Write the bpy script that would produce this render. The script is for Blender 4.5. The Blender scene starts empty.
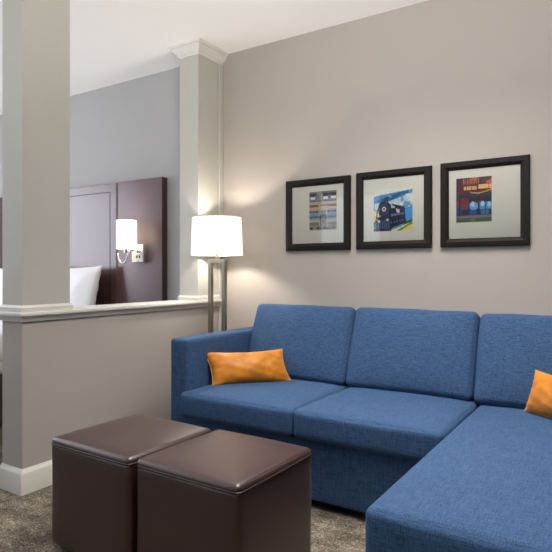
import bpy, bmesh, math, random
import numpy as np
from mathutils import Vector, Matrix, Euler
random.seed(7)
C = bpy.context.scene
COL = C.collection
R = math.radians

# ------------------------------------------------------------------ camera
cam_d = bpy.data.cameras.new('camera')
cam = bpy.data.objects.new('camera', cam_d); COL.objects.link(cam)
cam.location = (0, 0, 1.10)
cam.rotation_euler = (R(90), 0, R(32.5))
cam_d.sensor_width = 36; cam_d.sensor_fit = 'HORIZONTAL'
cam_d.lens = 36 * 550 / 552
cam_d.shift_y = -4 / 552
cam_d.clip_start = 0.05
C.camera = cam

# ------------------------------------------------------------------ world, exposure, area lights
w = bpy.data.worlds.new('world'); C.world = w; w.use_nodes = True
w.node_tree.nodes['Background'].inputs[0].default_value = (0.75, 0.85, 1.0, 1)
w.node_tree.nodes['Background'].inputs[1].default_value = 0.3
C.view_settings.view_transform = 'Standard'
C.view_settings.look = 'None'
C.view_settings.exposure = -0.08
C.view_settings.gamma = 1.0
C.view_settings.use_curve_mapping = False

def area(name, loc, target, sx, sy, power, color):
    d = bpy.data.lights.new(name, 'AREA'); d.shape = 'RECTANGLE'; d.size = sx; d.size_y = sy
    d.energy = power; d.color = color
    o = bpy.data.objects.new(name, d); COL.objects.link(o)
    o.location = loc
    o.rotation_euler = (Vector(target) - Vector(loc)).to_track_quat('-Z', 'Y').to_euler()
    return o
# daylight through the living-room window (front wall, right of the camera)
area('daylight_living', (-0.45, -2.30, 1.6), (-0.6, 3.0, 1.0), 1.1, 1.6, 13, (1.0, 0.98, 0.96))
# daylight through the bedroom window (front wall, beyond the half wall)
area('daylight_bedroom', (-4.6, -2.30, 1.55), (-4.4, 3.2, 1.3), 2.2, 1.7, 34, (0.70, 0.83, 1.0))
area('daylight_bedroom_side', (-6.30, 1.35, 1.55), (-3.0, 1.2, 1.3), 1.9, 1.7, 85, (0.86, 0.88, 1.0))
# ceiling light over the seating, out of the frame
cl = area('ceiling_light', (-0.8, 2.0, 2.66), (-0.8, 2.01, 0.0), 1.2, 0.9, 44, (1.0, 0.96, 0.92))
cl.data.spread = R(118)
# added upward fills that brighten the ceiling, no fixtures there
area('ceiling_fill', (-0.05, 0.45, 1.8), (-0.5, 1.1, 2.7), 0.8, 0.8, 62, (1.0, 0.97, 0.93)).data.spread = R(125)
area('ceiling_fill_bedroom', (-4.6, 0.2, 2.0), (-4.6, 0.21, 2.7), 1.8, 1.8, 38, (1.0, 0.97, 0.94))

# ------------------------------------------------------------------ helpers
def bm_obj(name, bm, mat, parent=None, smooth=False, kind=None):
    me = bpy.data.meshes.new(name)
    if parent is not None:
        off = Vector((0, 0, 0)); p = parent
        while p is not None:
            off += p.location; p = p.parent
        bmesh.ops.translate(bm, verts=bm.verts, vec=-off)
    bmesh.ops.recalc_face_normals(bm, faces=bm.faces)
    bm.to_mesh(me); bm.free()
    me.materials.append(mat)
    if smooth:
        me.polygons.foreach_set('use_smooth', [True] * len(me.polygons))
    o = bpy.data.objects.new(name, me); COL.objects.link(o)
    if parent is not None: o.parent = parent
    if kind: o['kind'] = kind
    return o

def auto_smooth(o, ang=35):
    me = o.data
    me.polygons.foreach_set('use_smooth', [True] * len(me.polygons))
    me.set_sharp_from_angle(angle=R(ang))
    return o

def struct(name, bm, mat):
    return bm_obj(name, bm, mat, kind='structure')

def thing(name, label, cat, loc, group=None):
    o = bpy.data.objects.new(name, None); COL.objects.link(o)
    o.location = loc; o.empty_display_size = 0.1
    o['label'] = label; o['category'] = cat
    if group: o['group'] = group
    return o

def box(bm, x0, x1, y0, y1, z0, z1, bev=0.0, seg=2):
    M = Matrix.Translation(((x0 + x1) / 2, (y0 + y1) / 2, (z0 + z1) / 2)) @ Matrix.Diagonal((x1 - x0, y1 - y0, z1 - z0, 1))
    r = bmesh.ops.create_cube(bm, size=1.0, matrix=M)
    if bev > 0:
        es = set()
        for v in r['verts']: es.update(v.link_edges)
        bmesh.ops.bevel(bm, geom=list(es), offset=bev, segments=seg, affect='EDGES', profile=0.5)
    return bm

def BX(*a, **k):
    return box(bmesh.new(), *a, **k)

def cyl(bm, c, r0, r1, h, seg=32, axis='Z', caps=True):
    rot = {'Z': Matrix(), 'X': Matrix.Rotation(R(90), 4, 'Y'), 'Y': Matrix.Rotation(R(90), 4, 'X')}[axis]
    bmesh.ops.create_cone(bm, cap_ends=caps, segments=seg, radius1=r0, radius2=r1, depth=h,
                          matrix=Matrix.Translation(c) @ rot)
    return bm

def tube(bm, pts, r, seg=8, closed=False):
    """round tube along a list of points"""
    pts = [Vector(p) for p in pts]; n = len(pts); rings = []
    prev = None
    for i, p in enumerate(pts):
        if closed: t = (pts[(i + 1) % n] - pts[i - 1]).normalized()
        else: t = (pts[min(i + 1, n - 1)] - pts[max(i - 1, 0)]).normalized()
        up = Vector((0, 0, 1)) if abs(t.z) < 0.9 else Vector((1, 0, 0))
        if prev is not None:
            a = (prev - t * prev.dot(t))
            a = a.normalized() if a.length > 1e-5 else t.cross(up).normalized()
        else: a = t.cross(up).normalized()
        prev = a; b = t.cross(a)
        rings.append([bm.verts.new(p + (a * math.cos(2 * math.pi * k / seg) + b * math.sin(2 * math.pi * k / seg)) * r) for k in range(seg)])
    m = n if closed else n - 1
    for i in range(m):
        A = rings[i]; B = rings[(i + 1) % n]
        for k in range(seg):
            bm.faces.new((A[k], A[(k + 1) % seg], B[(k + 1) % seg], B[k]))
    if not closed:
        bm.faces.new(rings[0]); bm.faces.new(list(reversed(rings[-1])))
    return bm

def softbox(cx, cy, cz, sx, sy, sz, r=0.03, puff=(0, 0, 0.0), rot=None, dome=2, wob=0.0, seed=0):
    """rounded, slightly stuffed box; puff = extra bulge along each axis"""
    bm = bmesh.new()
    def stops(h):
        inner = h - r
        a = [-h + r * (1 - math.cos(t * math.pi / 2 / 4)) for t in range(0, 4)]
        m = max(6, int(2 * inner / 0.04))
        mid = [-inner + 2 * inner * i / m for i in range(m + 1)]
        return a + mid + [-v for v in reversed(a)]
    H = (sx / 2, sy / 2, sz / 2)
    S = [stops(h) for h in H]
    cache = {}
    rnd = np.random.RandomState(seed); ph = rnd.rand(6) * 6.28
    def vert(i, j, k):
        key = (i, j, k)
        if key in cache: return cache[key]
        p = np.array([S[0][i], S[1][j], S[2][k]])
        q = np.array([max(-H[a] + r, min(H[a] - r, p[a])) for a in range(3)])
        d = p - q; L = np.linalg.norm(d)
        nrm = d / L if L > 1e-9 else d
        pos = q + nrm * r
        u = p / np.array(H)
        for a in range(3):
            b, c = [(1, 2), (0, 2), (0, 1)][a]
            s = (1 - abs(u[b]) ** dome) * (1 - abs(u[c]) ** dome)
            pos[a] += puff[a] * s * (u[a])
        if wob:
            pos += nrm * wob * (math.sin(11 * p[0] + ph[0] + 5 * p[2]) * math.sin(9 * p[1] + ph[1] + 7 * p[2]) + .6 * math.sin(23 * p[0] + ph[2]) * math.sin(19 * p[2] + ph[3]))
        v = bm.verts.new(Vector(pos)); cache[key] = v
        return v
    n = [len(s) - 1 for s in S]
    for a in range(3):
        b, c = [(1, 2), (0, 2), (0, 1)][a]
        for side in (0, n[a]):
            for i in range(n[b]):
                for j in range(n[c]):
                    def idx(ii, jj):
                        t = [0, 0, 0]; t[a] = side; t[b] = ii; t[c] = jj; return tuple(t)
                    bm.faces.new([vert(*idx(i, j)), vert(*idx(i + 1, j)), vert(*idx(i + 1, j + 1)), vert(*idx(i, j + 1))])
    M = Matrix.Translation((cx, cy, cz))
    if rot is not None: M = M @ rot
    bmesh.ops.transform(bm, matrix=M, verts=bm.verts)
    return bm

def pillow_pts(w, h, t, pinch, n=26):
    """knife-edge pillow with pulled-out corners; local X width, Z height, Y thickness"""
    def edge(u, v):
        x = w / 2 * u * (1 - pinch * (1 - v * v)); z = h / 2 * v * (1 - pinch * (w / h) * .8 * (1 - u * u))
        return x, z
    return edge

def pillow_bm(w, h, t, pinch, M, n=28, seed=1, wr=0.004):
    edge = pillow_pts(w, h, t, pinch)
    bm = bmesh.new(); rnd = np.random.RandomState(seed); ph = rnd.rand(8) * 6.28
    def g(i): 
        a = -1 + 2 * i / n
        return math.sin(a * math.pi / 2)
    V = {}
    for s in (-1, 1):
        for i in range(n + 1):
            for j in range(n + 1):
                border = i in (0, n) or j in (0, n)
                if border and (1, i, j) in V or border and (-1, i, j) in V:
                    V[(s, i, j)] = V.get((-s, i, j)); continue
                u, v = g(i), g(j)
                x, z = edge(u, v)
                th = t / 2 * (max(0, 1 - u ** 2) ** .45) * (max(0, 1 - v ** 2) ** .45)
                if not border:
                    amp = wr * (1 - u * u) ** .3 * (1 - v * v) ** .3
                    th += amp * (math.sin(9 * u + 4 * v + ph[0]) * math.sin(7 * v + ph[1]) + .7 * math.sin(17 * u - 6 * v + ph[2]) * math.cos(5 * v + ph[3])
                                 + .9 * math.exp(-((1 - abs(v)) / .35) ** 2) * math.sin(24 * u + ph[4]) + .9 * math.exp(-((1 - abs(u)) / .25) ** 2) * math.sin(18 * v + ph[5]))
                V[(s, i, j)] = bm.verts.new(Vector((x, s * th, z)))
    for s in (-1, 1):
        for i in range(n):
            for j in range(n):
                f = [V[(s, i, j)], V[(s, i + 1, j)], V[(s, i + 1, j + 1)], V[(s, i, j + 1)]]
                try: bm.faces.new(f)
                except ValueError: pass
    bmesh.ops.transform(bm, matrix=M, verts=bm.verts)
    return bm

def pillow_rim(w, h, t, pinch, M, n=20):
    edge = pillow_pts(w, h, t, pinch); pts = []
    for k in range(n): pts.append(edge(-1 + 2 * k / n, -1))
    for k in range(n): pts.append(edge(1, -1 + 2 * k / n))
    for k in range(n): pts.append(edge(1 - 2 * k / n, 1))
    for k in range(n): pts.append(edge(-1, 1 - 2 * k / n))
    return [M @ Vector((x, 0, z)) for x, z in pts]

def mitre_sweep(bm, x0, x1, y0, y1, prof, plane='XY', base=0.0, closed=True):
    """sweep profile [(outward offset, height)] round a rectangle, mitred corners.
       plane XY: height goes to z ; plane XZ: rectangle in x,z and height goes to -y from base"""
    rings = []
    for off, hgt in prof:
        cs = [(x0 - off, y0 - off), (x1 + off, y0 - off), (x1 + off, y1 + off), (x0 - off, y1 + off)]
        if plane == 'XY': rings.append([bm.verts.new((a, b, hgt)) for a, b in cs])
        else: rings.append([bm.verts.new((a, base - hgt, b)) for a, b in cs])
    n = len(rings)
    for i in range(n if closed else n - 1):
        A, B = rings[i], rings[(i + 1) % n]
        for k in range(4):
            bm.faces.new((A[k], A[(k + 1) % 4], B[(k + 1) % 4], B[k]))
    return bm

# ------------------------------------------------------------------ materials
def new_mat(name):
    m = bpy.data.materials.new(name); m.use_nodes = True
    nt = m.node_tree; b = nt.nodes['Principled BSDF']
    return m, nt, b

def plain(name, col, rough=0.5, metal=0.0, spec=0.5, noise=0.0, nscale=20, bump=0.0, bscale=200, coat=0.0, sheen=0.0):
    m, nt, b = new_mat(name)
    b.inputs['Base Color'].default_value = (*col, 1); b.inputs['Roughness'].default_value = rough
    b.inputs['Metallic'].default_value = metal; b.inputs['Specular IOR Level'].default_value = spec
    b.inputs['Coat Weight'].default_value = coat
    b.inputs['Sheen Weight'].default_value = sheen
    tc = nt.nodes.new('ShaderNodeTexCoord')
    n = nt.nodes.new('ShaderNodeTexNoise'); n.inputs['Scale'].default_value = nscale; n.inputs['Detail'].default_value = 5
    nt.links.new(tc.outputs['Object'], n.inputs['Vector'])
    mx = nt.nodes.new('ShaderNodeMix'); mx.data_type = 'RGBA'
    mx.inputs[6].default_value = (*[c * (1 - noise) for c in col], 1); mx.inputs[7].default_value = (*[min(1, c * (1 + noise)) for c in col], 1)
    nt.links.new(n.outputs['Fac'], mx.inputs[0]); nt.links.new(mx.outputs[2], b.inputs['Base Color'])
    if bump:
        n2 = nt.nodes.new('ShaderNodeTexNoise'); n2.inputs['Scale'].default_value = bscale; n2.inputs['Detail'].default_value = 3
        nt.links.new(tc.outputs['Object'], n2.inputs['Vector'])
        bp = nt.nodes.new('ShaderNodeBump'); bp.inputs['Strength'].default_value = bump; bp.inputs['Distance'].default_value = 0.002
        nt.links.new(n2.outputs['Fac'], bp.inputs['Height']); nt.links.new(bp.outputs[0], b.inputs['Normal'])
    return m

def weave(name, dark, light, rough=0.9, sheen=0.2, sc=1.25):
    """heathered linen weave: streaks along three axes mixed"""
    m, nt, b = new_mat(name)
    tc = nt.nodes.new('ShaderNodeTexCoord'); facs = []
    for s in ((260, 260, 18), (18, 260, 260), (260, 18, 260)):
        mp = nt.nodes.new('ShaderNodeMapping'); mp.inputs['Scale'].default_value = tuple(v * sc for v in s)
        n = nt.nodes.new('ShaderNodeTexNoise'); n.inputs['Scale'].default_value = 1.0; n.inputs['Detail'].default_value = 2
        nt.links.new(tc.outputs['Object'], mp.inputs[0]); nt.links.new(mp.outputs[0], n.inputs['Vector']); facs.append(n)
    a = nt.nodes.new('ShaderNodeMath'); a.operation = 'ADD'
    a2 = nt.nodes.new('ShaderNodeMath'); a2.operation = 'ADD'
    nt.links.new(facs[0].outputs['Fac'], a.inputs[0]); nt.links.new(facs[1].outputs['Fac'], a.inputs[1])
    nt.links.new(a.outputs[0], a2.inputs[0]); nt.links.new(facs[2].outputs['Fac'], a2.inputs[1])
    mr = nt.nodes.new('ShaderNodeMapRange'); mr.inputs['From Min'].default_value = 1.15; mr.inputs['From Max'].default_value = 1.85
    nt.links.new(a2.outputs[0], mr.inputs['Value'])
    mx = nt.nodes.new('ShaderNodeMix'); mx.data_type = 'RGBA'
    mx.inputs[6].default_value = (*dark, 1); mx.inputs[7].default_value = (*light, 1)
    nt.links.new(mr.outputs[0], mx.inputs[0]); nt.links.new(mx.outputs[2], b.inputs['Base Color'])
    bp = nt.nodes.new('ShaderNodeBump'); bp.inputs['Strength'].default_value = 0.18; bp.inputs['Distance'].default_value = 0.001
    nt.links.new(a2.outputs[0], bp.inputs['Height']); nt.links.new(bp.outputs[0], b.inputs['Normal'])
    b.inputs['Roughness'].default_value = rough; b.inputs['Sheen Weight'].default_value = sheen
    b.inputs['Sheen Tint'].default_value = (*[min(1, c * 2.5) for c in light], 1)
    b.inputs['Specular IOR Level'].default_value = 0.2
    return m

M_wall = plain('wall_paint_taupe', (0.355, 0.322, 0.290), rough=0.75, noise=0.02, nscale=6, bump=0.25, bscale=160)
M_wall_bed = plain('wall_paint_cool_lit', (0.355, 0.35, 0.34), rough=0.75, noise=0.02, nscale=6, bump=0.25, bscale=160)  # same taupe paint, with the cool bedroom light put into its colour
M_wall_dark = plain('wall_low_bounce', (0.075, 0.062, 0.054), rough=0.75, noise=0.02, nscale=6)  # unseen front and right walls, darkened to cut bounced light
M_ceil = plain('ceiling_paint', (0.90, 0.885, 0.855), rough=0.85, noise=0.01, nscale=4)
M_cream = plain('column_paint_cream', (0.42, 0.41, 0.365), rough=0.5, noise=0.015, nscale=5)
M_trim = plain('trim_paint_white', (0.58, 0.565, 0.515), rough=0.4, noise=0.01, nscale=5)
M_blue = weave('blue_linen', (0.012, 0.035, 0.086), (0.048, 0.094, 0.185))
M_piping = plain('blue_piping', (0.03, 0.09, 0.2), rough=0.8)
M_leather = plain('brown_leather', (0.024, 0.0062, 0.0040), rough=0.38, noise=0.15, nscale=8, bump=0.25, bscale=420, spec=0.45)
M_leather.node_tree.nodes['Principled BSDF'].inputs['IOR'].default_value = 1.72
_b = M_leather.node_tree.nodes['Principled BSDF']; _b.inputs['Sheen Weight'].default_value = 0.14; _b.inputs['Sheen Roughness'].default_value = 0.35; _b.inputs['Sheen Tint'].default_value = (1.0, 0.88, 0.78, 1)
M_leather_seam = plain('brown_leather_welt', (0.03, 0.013, 0.010), rough=0.38, noise=0.1, spec=0.6)
M_dark = plain('black_plastic', (0.012, 0.011, 0.010), rough=0.5)
M_orange = plain('orange_velvet', (0.46, 0.155, 0.004), rough=0.52, noise=0.55, nscale=16, sheen=0.1, spec=0.4)
M_orange2 = plain('orange_piping', (0.50, 0.19, 0.03), rough=0.6, noise=0.1, sheen=0.3)
M_linen = plain('white_bed_linen', (0.80, 0.80, 0.80), rough=0.8, noise=0.01, sheen=0.2)
M_wood_head = plain('mahogany_laminate', (0.075, 0.035, 0.036), rough=0.26, noise=0.10, nscale=5, spec=0.6)
M_wood_edge = plain('mahogany_edge', (0.055, 0.024, 0.016), rough=0.6, noise=0.15, nscale=14)
M_groove = plain('dark_groove', (0.03, 0.014, 0.014), rough=0.5)
M_nickel = plain('brushed_nickel', (0.24, 0.22, 0.18), rough=0.38, metal=0.85, noise=0.06, nscale=40)
M_chrome = plain('polished_nickel', (0.7, 0.68, 0.64), rough=0.15, metal=1.0)
M_frame = plain('black_frame_wood', (0.012, 0.0105, 0.009), rough=0.5, spec=0.12, noise=0.3, nscale=50, bump=0.1, bscale=100)
M_mat = plain('mat_board', (0.66, 0.65, 0.58), rough=0.85, noise=0.01)
M_plate = plain('outlet_plate', (0.6, 0.57, 0.5), rough=0.4)

def carpet_mat():
    m, nt, b = new_mat('grey_brown_carpet')
    tc = nt.nodes.new('ShaderNodeTexCoord')
    mp = nt.nodes.new('ShaderNodeMapping'); mp.inputs['Scale'].default_value = (1, 1.9, 1); mp.inputs['Rotation'].default_value = (0, 0, R(-35))
    nt.links.new(tc.outputs['Object'], mp.inputs[0])
    n1 = nt.nodes.new('ShaderNodeTexNoise'); n1.inputs['Scale'].default_value = 52; n1.inputs['Detail'].default_value = 6; n1.inputs['Roughness'].default_value = 0.75
    n1.inputs['Distortion'].default_value = 2.2
    nt.links.new(mp.outputs[0], n1.inputs['Vector'])
    n2 = nt.nodes.new('ShaderNodeTexNoise'); n2.inputs['Scale'].default_value = 7; n2.inputs['Detail'].default_value = 3
    nt.links.new(mp.outputs[0], n2.inputs['Vector'])
    cr = nt.nodes.new('ShaderNodeValToRGB')
    e = cr.color_ramp.elements
    e[0].position = 0.38; e[0].color = (0.022, 0.017, 0.013, 1)
    e[1].position = 0.62; e[1].color = (0.42, 0.36, 0.28, 1)
    x = cr.color_ramp.elements.new(0.47); x.color = (0.095, 0.078, 0.062, 1)
    x = cr.color_ramp.elements.new(0.57); x.color = (0.18, 0.155, 0.122, 1)
    ad = nt.nodes.new('ShaderNodeMath'); ad.operation = 'MULTIPLY_ADD'; ad.inputs[1].default_value = 0.25
    nt.links.new(n2.outputs['Fac'], ad.inputs[0])
    sb = nt.nodes.new('ShaderNodeMath'); sb.operation = 'SUBTRACT'; sb.inputs[1].default_value = 0.125
    nt.links.new(n1.outputs['Fac'], sb.inputs[0]); nt.links.new(sb.outputs[0], ad.inputs[2])
    nt.links.new(ad.outputs[0], cr.inputs[0]); nt.links.new(cr.outputs[0], b.inputs['Base Color'])
    n3 = nt.nodes.new('ShaderNodeTexNoise'); n3.inputs['Scale'].default_value = 260; n3.inputs['Detail'].default_value = 2
    nt.links.new(tc.outputs['Object'], n3.inputs['Vector'])
    bp = nt.nodes.new('ShaderNodeBump'); bp.inputs['Strength'].default_value = 0.6; bp.inputs['Distance'].default_value = 0.006
    nt.links.new(n3.outputs['Fac'], bp.inputs['Height']); nt.links.new(bp.outputs[0], b.inputs['Normal'])
    b.inputs['Roughness'].default_value = 0.95; b.inputs['Specular IOR Level'].default_value = 0.1
    return m
M_carpet = carpet_mat()

def shade_mat(name, col, emit, ecol):
    """lit fabric lamp shade: lets light through and glows a little"""
    m = bpy.data.materials.new(name); m.use_nodes = True; nt = m.node_tree; nt.nodes.clear()
    out = nt.nodes.new('ShaderNodeOutputMaterial')
    d = nt.nodes.new('ShaderNodeBsdfDiffuse'); d.inputs[0].default_value = (*col, 1)
    t = nt.nodes.new('ShaderNodeBsdfTranslucent'); t.inputs[0].default_value = (*col, 1)
    e = nt.nodes.new('ShaderNodeEmission'); e.inputs[0].default_value = (*ecol, 1); e.inputs[1].default_value = emit
    mx = nt.nodes.new('ShaderNodeMixShader'); mx.inputs[0].default_value = 0.5
    ad = nt.nodes.new('ShaderNodeAddShader')
    nt.links.new(d.outputs[0], mx.inputs[1]); nt.links.new(t.outputs[0], mx.inputs[2])
    nt.links.new(mx.outputs[0], ad.inputs[0]); nt.links.new(e.outputs[0], ad.inputs[1]); nt.links.new(ad.outputs[0], out.inputs[0])
    return m

def glass_mat():
    m = bpy.data.materials.new('picture_glass'); m.use_nodes = True; nt = m.node_tree; nt.nodes.clear()
    out = nt.nodes.new('ShaderNodeOutputMaterial')
    t = nt.nodes.new('ShaderNodeBsdfTransparent'); g = nt.nodes.new('ShaderNodeBsdfGlossy'); g.inputs['Roughness'].default_value = 0.03
    lw = nt.nodes.new('ShaderNodeFresnel'); lw.inputs[0].default_value = 1.4
    mx = nt.nodes.new('ShaderNodeMixShader')
    nt.links.new(lw.outputs[0], mx.inputs[0]); nt.links.new(t.outputs[0], mx.inputs[1]); nt.links.new(g.outputs[0], mx.inputs[2]); nt.links.new(mx.outputs[0], out.inputs[0])
    return m
M_glass = glass_mat()

# ------------------------------------------------------------------ the room
XL, XR, YF, YB, ZC = -6.4, 2.2, -2.4, 3.216, 2.70
PX0, PX1, PY0 = -2.69, -2.52, 1.62            # half wall
struct('floor', BX(XL - .1, XR + .1, YF - .1, YB + .1, -0.1, 0), M_carpet)
struct('ceiling', BX(XL - .1, XR + .1, YF - .1, YB + .1, ZC, ZC + .1), M_ceil)
struct('wall_back', BX(-2.61, XR + .1, YB, YB + .1, 0, ZC), M_wall)
struct('wall_bedroom', BX(XL - .1, -2.61, YB, YB + .1, 0, ZC), M_wall_bed)
bm = bmesh.new()
box(bm, XL - .1, XL, YF - .1, 0.4, 0, ZC); box(bm, XL - .1, XL, 2.3, YB, 0, ZC)
box(bm, XL - .1, XL, 0.4, 2.3, 0, 0.6); box(bm, XL - .1, XL, 0.4, 2.3, 2.5, ZC)
struct('wall_left', bm, M_wall_bed)
bm = bmesh.new()
for a in ((0.35, 0.40, .55, 2.55), (2.30, 2.35, .55, 2.55), (0.40, 2.30, .55, .60), (0.40, 2.30, 2.5, 2.55)):
    box(bm, XL - .06, XL + .02, a[0], a[1], a[2], a[3])
f = struct('window_3', bm, M_trim)
bm_obj('pane', BX(XL - .06, XL - .055, 0.4, 2.3, 0.6, 2.5), M_glass, f)
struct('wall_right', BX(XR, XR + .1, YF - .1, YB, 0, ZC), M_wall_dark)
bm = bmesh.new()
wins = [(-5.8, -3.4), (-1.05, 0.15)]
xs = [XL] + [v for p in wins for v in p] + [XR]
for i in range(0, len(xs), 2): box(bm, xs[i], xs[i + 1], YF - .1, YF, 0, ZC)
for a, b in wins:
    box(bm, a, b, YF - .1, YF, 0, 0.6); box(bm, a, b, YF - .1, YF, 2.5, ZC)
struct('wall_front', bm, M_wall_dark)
for i, (a, b) in enumerate(wins):
    bm = bmesh.new()
    mitre_sweep(bm, a, b, 0.6, 2.5, [(0.05, 0.0), (0.05, 0.02), (-0.05, 0.02), (-0.05, -0.06), (0.0, -0.06), (0, 0)], 'XZ', base=YF + .0)
    # put frame on the room side
    for v in bm.verts: v.co.y = YF - (v.co.y - YF)
    f = struct('window_%d' % (i + 1), bm, M_trim)
    g = bm_obj('pane', BX(a, b, YF - .06, YF - .055, 0.6, 2.5), M_glass, f)

# half wall, ledge, columns
struct('wall_half', BX(PX0, PX1, PY0, YB, 0, 0.862), M_wall)
bm = bmesh.new()
box(bm, PX0 - .03, PX1 + .032, PY0 - .032, YB - .001, 0.880, 0.900, bev=0.005)
# cove moulding under the ledge
prof = [(0.0, 0.853), (0.010, 0.853), (0.012, 0.862), (0.020, 0.872), (0.022, 0.8805), (0.0, 0.8805)]
mitre_sweep(bm, PX0, PX1, PY0, YB + .05, prof)
bmesh.ops.bisect_plane(bm, geom=bm.verts[:] + bm.edges[:] + bm.faces[:], plane_co=(0, YB - .001, 0), plane_no=(0, 1, 0), clear_outer=True)
auto_smooth(struct('trim_ledge', bm, M_trim))

def column(name, y0, y1, cut):
    struct('wall_' + name, BX(PX0, PX1, y0, y1, 0.900, ZC), M_cream)
    bm = bmesh.new()
    mitre_sweep(bm, PX0, PX1, y0, y1, [(0, 0.9005), (0.010, 0.9005), (0.012, 0.922), (0.006, 0.930), (0.004, 0.934), (0, 0.934)])
    crown = [(0, 2.622), (0.006, 2.622), (0.010, 2.630), (0.010, 2.640), (0.018, 2.645), (0.030, 2.655), (0.040, 2.672), (0.046, 2.678), (0.046, 2.684), (0.056, 2.688), (0.060, 2.6995), (0, 2.6995)]
    mitre_sweep(bm, PX0, PX1, y0, y1, crown)
    if cut:
        bmesh.ops.bisect_plane(bm, geom=bm.verts[:] + bm.edges[:] + bm.faces[:], plane_co=(0, YB - .001, 0), plane_no=(0, 1, 0), clear_outer=True)
    auto_smooth(struct('trim_' + name.split('_')[1], bm, M_trim), 25)
column('column_near', PY0, 1.896, False)
column('column_far', 2.945, YB - .001, True)
struct('trim_corner', BX(PX1, PX1 + .012, YB - .045, YB - .001, 0.12, 2.622, bev=.003), M_cream)

# baseboards
def baseboard(name, pts):
    """run the profile along straight segments (axis aligned boxes with a rounded cap)"""
    bm = bmesh.new()
    for (x0, x1, y0, y1) in pts:
        box(bm, x0, x1, y0, y1, 0, 0.122, bev=0.006)
    return auto_smooth(struct(name, bm, M_trim))
bm = bmesh.new()
mitre_sweep(bm, PX0, PX1, PY0, YB + .1, [(0, 0), (0.016, 0), (0.016, 0.100), (0.013, 0.108), (0.007, 0.114), (0.004, 0.124), (0, 0.124)])
bmesh.ops.bisect_plane(bm, geom=bm.verts[:] + bm.edges[:] + bm.faces[:], plane_co=(0, YB - .001, 0), plane_no=(0, 1, 0), clear_outer=True)
auto_smooth(struct('baseboard_half', bm, M_trim))
baseboard('baseboard_back', [(PX1 + .02, XR, YB - .016, YB)])
baseboard('baseboard_bedroom', [(XL, PX0 - .02, YB - .016, YB)])
baseboard('baseboard_right', [(XR - .016, XR, YF, YB - .02)])

# ------------------------------------------------------------------ sectional sofa
sofa = thing('sectional_sofa', 'blue linen sectional sofa with a chaise at its right end, under the pictures', 'sofa', (-1.0, 2.7, 0))
X0, XA, X1, X2, X3, X4 = -2.15, -2.02, -1.317, -0.615, 0.11, 0.24
def arm(x0, x1):
    return softbox((x0 + x1) / 2, 2.72, 0.387, x1 - x0, 0.90, 0.686, r=0.02, puff=(0.004, 0.0, 0.004), wob=.0008, seed=3)
for a, b in ((X0, XA), (X3, X4)):
    o = bm_obj('armrest', arm(a, b), M_blue, sofa, True)
# welt along the front edges of the left arm
bm = softbox((XA + X2) / 2, 2.64, 0.182, X2 - XA - .004, 0.80, 0.285, r=0.012)
bm_obj('base', bm, M_blue, sofa, True)
bm = softbox((X2 + X3) / 2, 2.27, 0.155, X3 - X2 - .012, 1.62, 0.22, r=0.012)
bm_obj('chaise_base', bm, M_blue, sofa, True)
bm = softbox((X0 + X4) / 2, 3.135, 0.40, X4 - X0, 0.10, 0.76, r=0.03)
bm_obj('back_frame', bm, M_blue, sofa, True)
for i, (a, b) in enumerate(((XA, X1), (X1, X2))):
    bm = softbox((a + b) / 2, 2.57, 0.392, b - a - .006, 0.74, 0.130, r=0.022, puff=(0.001, 0.004, 0.014), dome=6, wob=.0015, seed=10 + i)
    c = bm_obj('seat_cushion', bm, M_blue, sofa, True)
bm = softbox((X2 + X3) / 2, 2.175, 0.362, X3 - X2 - .006, 1.54, 0.182, r=0.026, puff=(0.002, 0.01, 0.016), dome=3, wob=.0015, seed=20)
bm_obj('chaise_cushion', bm, M_blue, sofa, True)
for i, (a, b) in enumerate(((XA + .005, X1 - .008), (X1 - .008, X2 - .02), (X2 - .02, X3 - .01))):
    rot = Matrix.Rotation(R(-20), 4, 'X')
    bm = softbox((a + b) / 2, 2.925, 0.660 - .006 * (i == 2), b - a - .010, 0.17, 0.455, r=0.028, puff=(0.004, 0.03, 0.004), rot=rot, dome=3, wob=.002, seed=30 + i)
    bm_obj('back_cushion', bm, M_blue, sofa, True)
for (x, y) in ((-2.08, 2.33), (-2.08, 3.1), (0.17, 2.33), (0.17, 3.1), (-0.54, 1.53), (0.04, 1.53)):
    bm_obj('foot', cyl(bmesh.new(), (x, y, 0.0225), 0.022, 0.028, 0.045, 16), M_dark, sofa, True)

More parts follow.
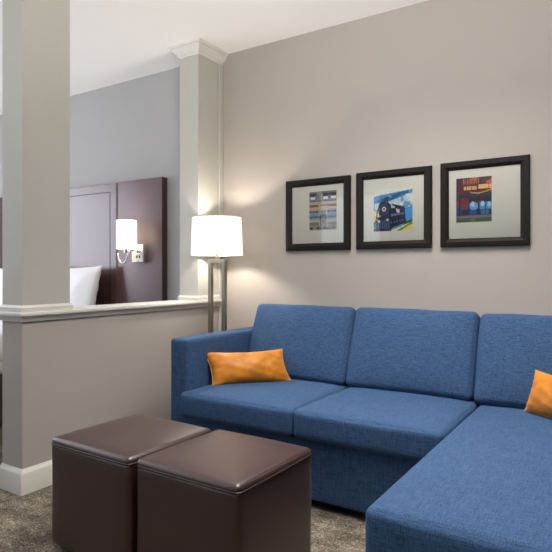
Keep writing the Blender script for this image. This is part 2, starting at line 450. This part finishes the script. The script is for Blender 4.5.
# ------------------------------------------------------------------ leather ottomans
def make_ottoman(label, cx, cy, s=0.458, h=0.442):
    t = thing('cube_ottoman', label, 'ottoman', (cx, cy, 0), 'brown leather cube ottomans')
    zs = h - 0.020
    bm = softbox(cx, cy, (0.018 + zs) / 2, s, s, zs - 0.018, r=0.018, puff=(0.002, 0.002, 0), dome=3, wob=.0010, seed=4)
    bm_obj('body', bm, M_leather, t, True)
    bm = softbox(cx, cy, zs + 0.000, s, s, 0.040, r=0.0180, puff=(0.002, 0.002, 0.010), dome=3, wob=.0006, seed=5)
    bm_obj('top_panel', bm, M_leather, t, True)
    # stitched welt between the top and the body
    hs = s / 2 + .0002; pts = []
    rr = 0.018
    for cxn, cyn, a0 in ((1, 1, 0), (-1, 1, 90), (-1, -1, 180), (1, -1, 270)):
        for k in range(5):
            a = R(a0 + 90 * k / 4)
            pts.append((cx + cxn * (hs - rr) + rr * math.cos(a), cy + cyn * (hs - rr) + rr * math.sin(a), zs - .004))
        # straight run to the next corner
        nx, ny = {(1, 1): (-1, 1), (-1, 1): (-1, -1), (-1, -1): (1, -1), (1, -1): (1, 1)}[(cxn, cyn)]
        p = Vector(pts[-1]); a = R(a0 + 90)
        q = Vector((cx + nx * (hs - rr) + rr * math.cos(a), cy + ny * (hs - rr) + rr * math.sin(a), zs - .004))
        for k in range(1, 6):
            m = p.lerp(q, k / 6); bul = .002 * math.sin(math.pi * k / 6)
            out = Vector((math.cos(a), math.sin(a), 0)); pts.append(tuple(m + out * bul))
    bm_obj('welt', tube(bmesh.new(), pts, 0.0028, 6, closed=True), M_leather_seam, t, True)
    for sx in (-1, 1):
        for sy in (-1, 1):
            bm_obj('foot', cyl(bmesh.new(), (cx + sx * .18, cy + sy * .18, 0.011), 0.02, 0.02, 0.022, 16), M_dark, t, True)
    return t
def copy_tree(o, parent=None):
    c = o.copy(); COL.objects.link(c)
    if parent is not None: c.parent = parent
    for ch in list(o.children): copy_tree(ch, c)
    return c
ot = make_ottoman('brown leather cube ottoman standing in front of the sofa, the right of the pair', -1.228, 1.594)
ot2 = copy_tree(ot); ot2.location = (-1.704, 1.590, 0); ot.rotation_euler = (0, 0, R(-1.2)); ot2.rotation_euler = (0, 0, R(-1.2))
ot2['label'] = 'brown leather cube ottoman nearer the half wall, the left of the pair'

# ------------------------------------------------------------------ throw pillows
def throw_pillow(label, loc, yaw, lean, wdt, hgt, seed, shear=0.0):
    t = thing('lumbar_pillow', label, 'pillow', loc, 'orange lumbar pillows on the sofa')
    M = Matrix.Translation(Vector(loc) + Vector((0, 0, hgt / 2 * math.cos(R(lean))))) @ Matrix.Rotation(R(yaw), 4, 'Z') @ Matrix.Rotation(R(-lean), 4, 'X') @ Matrix(((1, 0, shear, 0), (0, 1, 0, 0), (0, 0, 1, 0), (0, 0, 0, 1)))
    bm_obj('pillow_cover', pillow_bm(wdt, hgt, 0.15, 0.075, M, seed=seed), M_orange, t, True)
    bm_obj('piping', tube(bmesh.new(), pillow_rim(wdt, hgt, .15, .075, M), 0.0045, 6, closed=True), M_orange2, t, True)
    return t
throw_pillow('orange lumbar pillow leaning in the left corner of the sofa beside the armrest', (-1.842, 2.595, 0.454), 48, 28, 0.465, 0.208, 3, shear=-.16)
throw_pillow('orange lumbar pillow on the chaise, cut off by the right edge of the view', (-0.198, 2.632, 0.458), -37, 20, 0.44, 0.198, 8)

# ------------------------------------------------------------------ floor lamp
LX, LY = -2.318, 2.90
lamp = thing('floor_lamp', 'lit floor lamp with white drum shade on open rectangular nickel frame beside the sofa', 'lamp', (LX, LY, 0))
bm = BX(LX - .11, LX + .11, LY - .10, LY + .10, 0, 0.02, bev=.004)
bm_obj('base_plate', bm, M_nickel, lamp)
bm = bmesh.new()
mitre_sweep(bm, LX - .040, LX + .050, 0.021 + .026, 1.16, [(0, -.013), (0.025, -.013), (0.025, .013), (0, .013)], 'XZ', base=LY)
bm_obj('frame', bm, M_nickel, lamp)
bm = cyl(bmesh.new(), (LX, LY, 1.205), 0.014, 0.014, 0.03, 20); cyl(bm, (LX, LY, 1.24), 0.020, 0.018, 0.05, 20)
auto_smooth(bm_obj('socket', bm, M_nickel, lamp))
M_shade = shade_mat('lamp_shade_fabric', (0.93, 0.92, 0.90), 0.15, (1.0, 0.95, 0.90))
def drum(r0, r1, z0, z1, th=.0025, seg=64):
    bm = bmesh.new(); rings = []
    for r, z in ((r0, z0), (r1, z1), (r1 - th, z1), (r0 - th, z0)):
        rings.append([bm.verts.new((LX + r * math.cos(2 * math.pi * k / seg), LY + r * math.sin(2 * math.pi * k / seg), z)) for k in range(seg)])
    for i in range(4):
        A, B = rings[i], rings[(i + 1) % 4]
        for k in range(seg): bm.faces.new((A[k], A[(k + 1) % seg], B[(k + 1) % seg], B[k]))
    return bm
sh = auto_smooth(bm_obj('lamp_shade', drum(0.173, 0.164, 1.212, 1.466), M_shade, lamp))
M_rim = plain('shade_rim', (0.55, 0.52, 0.47), rough=0.5)
for r, z in ((.173, 1.2135), (.164, 1.4645)):
    pts = [(LX + r * math.cos(2 * math.pi * k / 48), LY + r * math.sin(2 * math.pi * k / 48), z) for k in range(48)]
    bm_obj('shade_trim', tube(bmesh.new(), pts, .0028, 6, closed=True), M_rim, sh, True)
bm = bmesh.new()
for k in range(3):
    a = 2 * math.pi * k / 3
    tube(bm, [(LX, LY, 1.46), (LX + .163 * math.cos(a), LY + .163 * math.sin(a), 1.463)], .002, 6)
tube(bm, [(LX, LY, 1.25), (LX + .02, LY, 1.30), (LX + .03, LY, 1.38), (LX, LY, 1.462)], .002, 6)
bm_obj('shade_spider', bm, M_nickel, lamp, True)
def bulb(parent, loc, r, power, col, name='bulb'):
    bm = bmesh.new(); bmesh.ops.create_uvsphere(bm, u_segments=16, v_segments=10, radius=r, matrix=Matrix.Translation(loc))
    m = bpy.data.materials.new('bulb_glow'); m.use_nodes = True
    b = m.node_tree.nodes['Principled BSDF']; b.inputs['Emission Color'].default_value = (*col, 1); b.inputs['Emission Strength'].default_value = power
    return bm_obj(name, bm, m, parent, True)
bulb(lamp, (LX, LY, 1.33), 0.035, 420, (1.0, 0.90, 0.78))

# ------------------------------------------------------------------ framed pictures
def art_mesh(name, img, x0, x1, z0, z1, y, parent):
    """flat print made of a colour grid"""
    n, m = img.shape[:2]
    bm = bmesh.new(); lay = bm.loops.layers.float_color.new('art')
    V = [[bm.verts.new((x0 + (x1 - x0) * j / m, y, z1 - (z1 - z0) * i / n)) for j in range(m + 1)] for i in range(n + 1)]
    for i in range(n):
        for j in range(m):
            f = bm.faces.new((V[i + 1][j], V[i + 1][j + 1], V[i][j + 1], V[i][j]))
            for l in f.loops: l[lay] = (*img[i, j], 1)
    mt, nt, b = new_mat('print_ink'); a = nt.nodes.new('ShaderNodeVertexColor'); a.layer_name = 'art'
    nt.links.new(a.outputs[0], b.inputs['Base Color']); b.inputs['Roughness'].default_value = 0.7
    o = bm_obj(name, bm, mt, parent)
    return o
def srgb(c):
    c = np.array(c, float) / 255
    return np.where(c <= .04045, c / 12.92, ((c + .055) / 1.055) ** 2.4)
class Cv:
    def __init__(s, n, m, base):
        s.n, s.m = n, m
        s.v, s.u = np.meshgrid((np.arange(n) + .5) / n, (np.arange(m) + .5) / m, indexing='ij')
        s.a = np.zeros((n, m, 3)) + srgb(base); s.rs = np.random.RandomState(5)
    def put(s, mask, c, al=1.0):
        s.a[mask] = s.a[mask] * (1 - al) + srgb(c) * al
    def rect(s, u0, u1, v0, v1, c, al=1.0): s.put((s.u >= u0) & (s.u < u1) & (s.v >= v0) & (s.v < v1), c, al)
    def ell(s, cu, cv, ru, rv, c, al=1.0): s.put(((s.u - cu) / ru) ** 2 + ((s.v - cv) / rv) ** 2 < 1, c, al)
    def poly(s, P, c, al=1.0):
        ins = np.zeros_like(s.u, bool); k = len(P)
        for i in range(k):
            (x1, y1), (x2, y2) = P[i], P[(i + 1) % k]
            if y1 == y2: continue
            cond = ((y1 > s.v) != (y2 > s.v)) & (s.u < (x2 - x1) * (s.v - y1) / (y2 - y1) + x1)
            ins ^= cond
        s.put(ins, c, al)
    def smooth_noise(s, k, seed):
        r = np.random.RandomState(seed).rand(k + 2, k + 2)
        x = s.u * k; y = s.v * k * 1.0; i = y.astype(int); j = x.astype(int); fy = y - i; fx = x - j
        fy = fy * fy * (3 - 2 * fy); fx = fx * fx * (3 - 2 * fx)
        return (r[i, j] * (1 - fy) * (1 - fx) + r[i + 1, j] * fy * (1 - fx) + r[i, j + 1] * (1 - fy) * fx + r[i + 1, j + 1] * fy * fx)
    def grain(s, amt, seed=2):
        g = np.random.RandomState(seed).rand(s.n, s.m, 1); s.a = np.clip(s.a * (1 + amt * (g - .5) * 2), 0, 1)

def art_facade():
    c = Cv(64, 48, (150, 146, 140))
    c.rect(0, 1, 0, .28, (120, 118, 128)); c.rect(0, 1, .05, .11, (70, 68, 84))
    for u in (.04, .52, .80): c.rect(u, u + .17, .14, .20, (225, 228, 230)); c.rect(u + .0, u + .17, .06, .12, (40, 42, 52))
    c.rect(.30, .46, .02, .25, (150, 150, 140)); c.rect(.32, .38, .06, .22, (110, 118, 118)); c.rect(.43, .49, .06, .22, (165, 160, 150))
    c.rect(0, 1, .23, .27, (90, 94, 100)); c.rect(0, 1, .27, .34, (176, 168, 156))
    c.rect(0, 1, .34, .40, (92, 68, 48))
    for k in range(14): c.rect(k / 14, k / 14 + .03, .34, .40, (150, 108, 60))
    c.rect(0, 1, .40, .46, (212, 172, 110)); c.rect(0, 1, .46, .50, (160, 158, 152))
    for k in range(9): c.rect(k / 9 + .01, k / 9 + .08, .50, .55, (45, 42, 48))
    c.rect(0, 1, .55, .645, (118, 146, 190)); c.rect(0, 1, .645, .69, (40, 92, 118)); c.rect(0, 1, .69, .74, (130, 150, 150))
    c.rect(0, 1, .74, .80, (176, 170, 160)); c.rect(0, 1, .80, .87, (112, 108, 106)); c.rect(0, 1, .87, 1, (140, 134, 118))
    c.rect(.36, .42, .34, .9, (186, 176, 150)); c.rect(.60, .66, .46, .9, (186, 176, 150))
    c.rect(.34, .68, .38, .50, (190, 170, 140)); c.ell(.51, .70, .14, .12, (44, 48, 46)); c.rect(.40, .63, .70, .90, (128, 132, 128))
    for k in range(4): c.rect(.42 + k * .055, .44 + k * .055, .72, .89, (80, 88, 92))
    for u in (.08, .32, .58, .88): c.ell(u, .95, .06, .035, (50, 46, 42))
    c.rect(.4, .75, .955, .985, (60, 58, 50)); c.grain(.18)
    return c.a
def art_train():
    c = Cv(76, 74, (60, 140, 190))
    n = c.smooth_noise(5, 3) * .6 + c.smooth_noise(11, 4) * .4
    for i in range(3):
        c.a[..., i] = srgb((28, 108, 165))[i] * (1 - n) + srgb((90, 170, 205))[i] * n
    c.put((c.v < .16 - .12 * c.u) , (215, 218, 212))
    c.put((c.v > .42 - .30 * c.u) & (c.v < .62 - .18 * c.u) & (c.u > .2), (196, 212, 214), .8)
    c.put((n > .52) & (c.v > .15) & (c.v < .6) & (c.u > .35), (226, 224, 214), .75)
    c.put((c.v > .06) & (c.v < .32) & (c.u < .9) & (c.v > .28 - .27 * c.u) & (c.v < .40 - .33 * c.u + .05 * n), (24, 78, 132), .75)
    c.put((n < .40) & (c.u > .7) & (c.v < .5) & (c.v > .15), (70, 140, 185), .8)
    c.put((c.v > .33) & (c.v < .48) & (c.u > .03) & (c.u < .2), (205, 224, 228), .7)
    c.rect(0, .13, .50, .80, (226, 202, 110), .85); c.ell(.06, .62, .07, .1, (240, 210, 120), .8); c.ell(.03, .82, .06, .05, (70, 120, 60))
    c.poly([(.80, .5), (1, .46), (1, .80), (.8, .84)], (70, 150, 200)); c.poly([(.78, .8), (1, .74), (1, .80), (.8, .88)], (40, 90, 50))
    c.poly([(.4, 1), (1, .80), (1, 1)], (226, 216, 170)); c.poly([(.58, 1), (.95, .82), (1, .82), (1, .86), (.72, 1)], (96, 130, 40))
    c.poly([(.9, .88), (1, .85), (1, .97), (.82, 1), (.7, 1)], (230, 205, 90), .8)
    c.poly([(0, .96), (.5, .9), (.45, 1), (0, 1)], (60, 48, 44))
    body = (24, 32, 62)
    c.poly([(.36, .34), (.80, .46), (.84, .82), (.42, .94)], body); c.poly([(.70, .42), (.80, .44), (.84, .80), (.72, .84)], (34, 48, 92))
    c.poly([(.44, .36), (.56, .39), (.56, .46), (.46, .46)], (150, 176, 196)); c.poly([(.58, .47), (.68, .50), (.68, .58), (.60, .57)], (206, 190, 184))
    c.poly([(.46, .35), (.72, .42), (.72, .46), (.5, .40)], (16, 20, 40))
    for k in range(5): c.ell(.46 + k * .075, .80 - k * .012, .035, .07, (14, 18, 40)); c.ell(.46 + k * .075, .80 - k * .012, .014, .03, (90, 110, 150))
    c.poly([(.44, .60), (.80, .58), (.80, .61), (.44, .66)], (84, 112, 160))
    c.ell(.28, .47, .17, .19, (12, 16, 36)); c.ell(.28, .48, .125, .145, (36, 50, 84)); c.ell(.27, .47, .05, .055, (210, 214, 220)); c.ell(.27, .47, .025, .03, (90, 60, 60))
    c.rect(.29, .38, .20, .34, (16, 24, 50)); c.rect(.31, .35, .22, .34, (44, 80, 130))
    c.poly([(.10, .66), (.44, .62), (.46, .92), (.34, .97), (.03, .97), (.08, .8)], (14, 18, 34))
    for k in range(6): c.poly([(.14 + k * .05, .72), (.16 + k * .05, .72), (.13 + k * .055, .94), (.10 + k * .055, .94)], (60, 96, 150), .8)
    c.ell(.14, .76, .025, .03, (230, 220, 200)); c.ell(.36, .73, .03, .03, (170, 190, 210)); c.rect(.0, .08, .78, .81, (30, 60, 60))
    c.poly([(.08, .5), (.11, .5), (.08, .78), (.04, .78)], (40, 30, 40)); c.grain(.2)
    return c.a
def art_platform():
    c = Cv(72, 60, (70, 50, 70))
    c.rect(0, 1, 0, .20, (92, 60, 72)); n = c.smooth_noise(9, 8)
    c.put((c.v < .2) & (n > .55), (70, 52, 76)); c.put((c.v < .2) & (n < .25), (190, 96, 92))
    for k in range(8): c.rect(.2 + k * .06, .23 + k * .06, .02 + .01 * (k % 3), .14, (196, 120, 40), .8)
    c.rect(0, 1, .15, .35, (88, 46, 50)); c.rect(.22, .58, .19, .275, (216, 168, 108)); c.rect(.64, 1, .17, .26, (224, 182, 124))
    for k in range(5): c.rect(.28 + k * .16, .295 + k * .16, .17, .28, (120, 50, 40))
    c.poly([(.4, .32), (.62, .345), (1, .28), (1, .31), (.62, .375), (.42, .35)], (196, 150, 80))
    c.rect(0, 1, .37, .46, (38, 62, 74)); c.rect(0, .3, .30, .38, (96, 50, 56))
    c.rect(0, 1, .46, .56, (62, 34, 54)); c.rect(0, 1, .56, .88, (42, 46, 86))
    c.rect(0, .35, .5, .72, (104, 58, 74)); c.put((c.v > .45) & (c.v < .6) & (n > .6), (120, 46, 50), .8)
    c.ell(.50, .64, .13, .09, (96, 160, 205)); c.ell(.47, .60, .05, .06, (160, 205, 225))
    c.rect(.66, 1, .55, .72, (74, 136, 186)); c.ell(.75, .60, .05, .06, (170, 205, 225)); c.ell(.93, .62, .05, .06, (150, 196, 225))
    c.rect(.38, .58, .72, .84, (36, 84, 140)); c.rect(.7, .92, .74, .84, (28, 128, 142)); c.rect(0, .15, .68, .84, (36, 76, 116))
    for u in (.09, .36, .62, .82): c.rect(u, u + .02, .42, .86, (34, 30, 56))
    c.rect(0, 1, .85, .90, (126, 104, 128)); c.rect(0, 1, .90, 1, (72, 104, 70)); c.rect(.4, .55, .92, 1, (120, 130, 70), .6); c.grain(.2)
    return c.a
def framed(label, x0, x1, z0, z1, art, ax0, ax1, az0, az1, tilt):
    t = thing('framed_picture', label, 'picture', ((x0 + x1) / 2, YB, z0), 'black framed pictures over the sofa')
    yb = YB - .001
    fw = .047
    bm = bmesh.new()
    mitre_sweep(bm, x0, x1, z0, z1, [(0, 0), (0, .020), (-.004, .026), (-.028, .028), (-.036, .024), (-fw, .015), (-fw, 0)], 'XZ', base=yb)
    bm_obj('frame', bm, M_frame, t)
    bm_obj('mat_board', BX(x0 + fw - .004, x1 - fw + .004, yb - .010, yb - .002, z0 + fw - .004, z1 - fw + .004), M_mat, t)
    art_mesh('print', art, ax0, ax1, az0, az1, yb - .0105, t)
    bm_obj('glass', BX(x0 + fw - .002, x1 - fw + .002, yb - .0145, yb - .0125, z0 + fw - .002, z1 - fw + .002), M_glass, t)
framed('black framed picture of a station facade print, the left of three over the sofa', -1.957, -1.480, 1.243, 1.716, art_facade(), -1.778, -1.578, 1.376, 1.630, 0)
framed('black framed picture of a steam locomotive under blue sky, the middle of three', -1.437, -0.960, 1.243, 1.722, art_train(), -1.322, -1.076, 1.350, 1.608, 0)
framed('black framed picture of a blue and red station platform, the right of three', -0.908, -0.434, 1.243, 1.727, art_platform(), -0.820, -0.628, 1.381, 1.632, 0)

# ------------------------------------------------------------------ bedroom
hb = thing('headboard', 'tall dark mahogany panelled headboard on the bedroom wall', 'headboard', (-4.6, YB, 0))
zt = 1.848
bm_obj('centre_panel', BX(-5.60, -3.605, YB - .045, YB - .001, 0.0, zt, bev=.002), M_wood_head, hb)
for a, b in ((-3.573, -3.074), (-6.14, -5.64)):
    bm_obj('side_panel', BX(a, b, YB - .058, YB - .001, 0.0, zt, bev=.002), M_wood_head, hb)
for a, b in ((-3.605, -3.573), (-5.64, -5.60)):
    bm_obj('edge_strip', BX(a, b, YB - .052, YB - .001, 0.0, zt - .002), M_wood_edge, hb)
bm = bmesh.new()
mitre_sweep(bm, -5.52, -3.69, 0.5, zt - .075, [(0, -.0005), (0, .0015), (0.007, .0015), (0.007, -.0005)], 'XZ', base=YB - .045)
bm_obj('inlay_line', bm, M_groove, hb)
for s in (-3.074,):
    bm_obj('end_edge', BX(s, s + .004, YB - .0585, YB - .001, 0.0, zt), M_wood_edge, hb)

bed = thing('bed', 'bed with white linen and a dark wood base in front of the tall headboard', 'bed', (-4.6, 2.1, 0))
bm_obj('bed_base', BX(-5.52, -3.70, 1.10, 3.13, 0.02, 0.38, bev=.01), M_wood_edge, bed)
bm_obj('mattress', softbox(-4.61, 2.12, 0.49, 1.86, 2.05, 0.22, r=.05), M_linen, bed, True)
bm_obj('duvet', softbox(-4.61, 1.95, 0.575, 1.96, 1.80, 0.20, r=.06, puff=(0, 0, .02), wob=.004, seed=9), M_linen, bed, True)
def bed_pillow(label, x, y, seed):
    t = thing('bed_pillow', label, 'pillow', (x, y, 0.60), 'white pillows standing against the headboard')
    M = Matrix.Translation((x, y, 0.60 + .275)) @ Matrix.Rotation(R(-12), 4, 'X')
    bm_obj('pillow_cover', pillow_bm(0.78, 0.57, 0.20, 0.07, M, seed=seed, wr=.006), M_linen, t, True)
bed_pillow('white bed pillow standing against the headboard, on the side nearer the wall lamp', -4.03, 2.99, 4)
bed_pillow('white bed pillow standing against the headboard, on the side hidden behind the near column', -5.0, 2.99, 6)

# wall sconce on the right-hand panel of the headboard
sy = YB - .058
sc = thing('wall_sconce', 'lit wall lamp with white cylinder shade on the dark headboard panel', 'lamp', (-3.308, sy, 1.25))
bm_obj('back_plate', BX(-3.363, -3.233, sy - .045, sy - .0005, 1.180, 1.322, bev=.003), M_chrome, sc)
bp_ = bm_obj('outlet', BX(-3.353, -3.243, sy - .048, sy - .0445, 1.187, 1.250, bev=.001), M_plate, sc)
for dx in (-.018, .014):
    bm_obj('switch', BX(-3.288 + dx, -3.288 + dx + .013, sy - .052, sy - .0475, 1.212, 1.232, bev=.001), M_dark, bp_)
bm = bmesh.new()
box(bm, -3.370, -3.288, sy - .115, sy - .10, 1.262, 1.278, bev=.002); box(bm, -3.303, -3.288, sy - .115, sy - .044, 1.262, 1.278, bev=.002)
cyl(bm, (-3.355, sy - .108, 1.27), .018, .018, .03, 16)
bm_obj('arm', bm, M_chrome, sc)
pts = [(-3.395 + .055 * math.cos(a), sy - .108, 1.255 + .085 * math.sin(a)) for a in [math.pi + math.pi * k / 14 for k in range(15)]]
bm_obj('bail', tube(bmesh.new(), pts, .005, 8), M_chrome, sc, True)
M_shade2 = shade_mat('sconce_shade_glass', (0.95, 0.93, 0.90), 0.9, (1.0, 0.93, 0.84))
cx, cy = -3.350, sy - .110
bm = bmesh.new(); seg = 40; rings = []
for r, z in ((.079, 1.283), (.079, 1.510), (.076, 1.510), (.076, 1.283)):
    rings.append([bm.verts.new((cx + r * math.cos(2 * math.pi * k / seg), cy + r * math.sin(2 * math.pi * k / seg), z)) for k in range(seg)])
for i in range(4):
    A, B = rings[i], rings[(i + 1) % 4]
    for k in range(seg): bm.faces.new((A[k], A[(k + 1) % seg], B[(k + 1) % seg], B[k]))
auto_smooth(bm_obj('lamp_shade', bm, M_shade2, sc))
bulb(sc, (cx, cy, 1.40), 0.025, 100, (1.0, 0.88, 0.72))
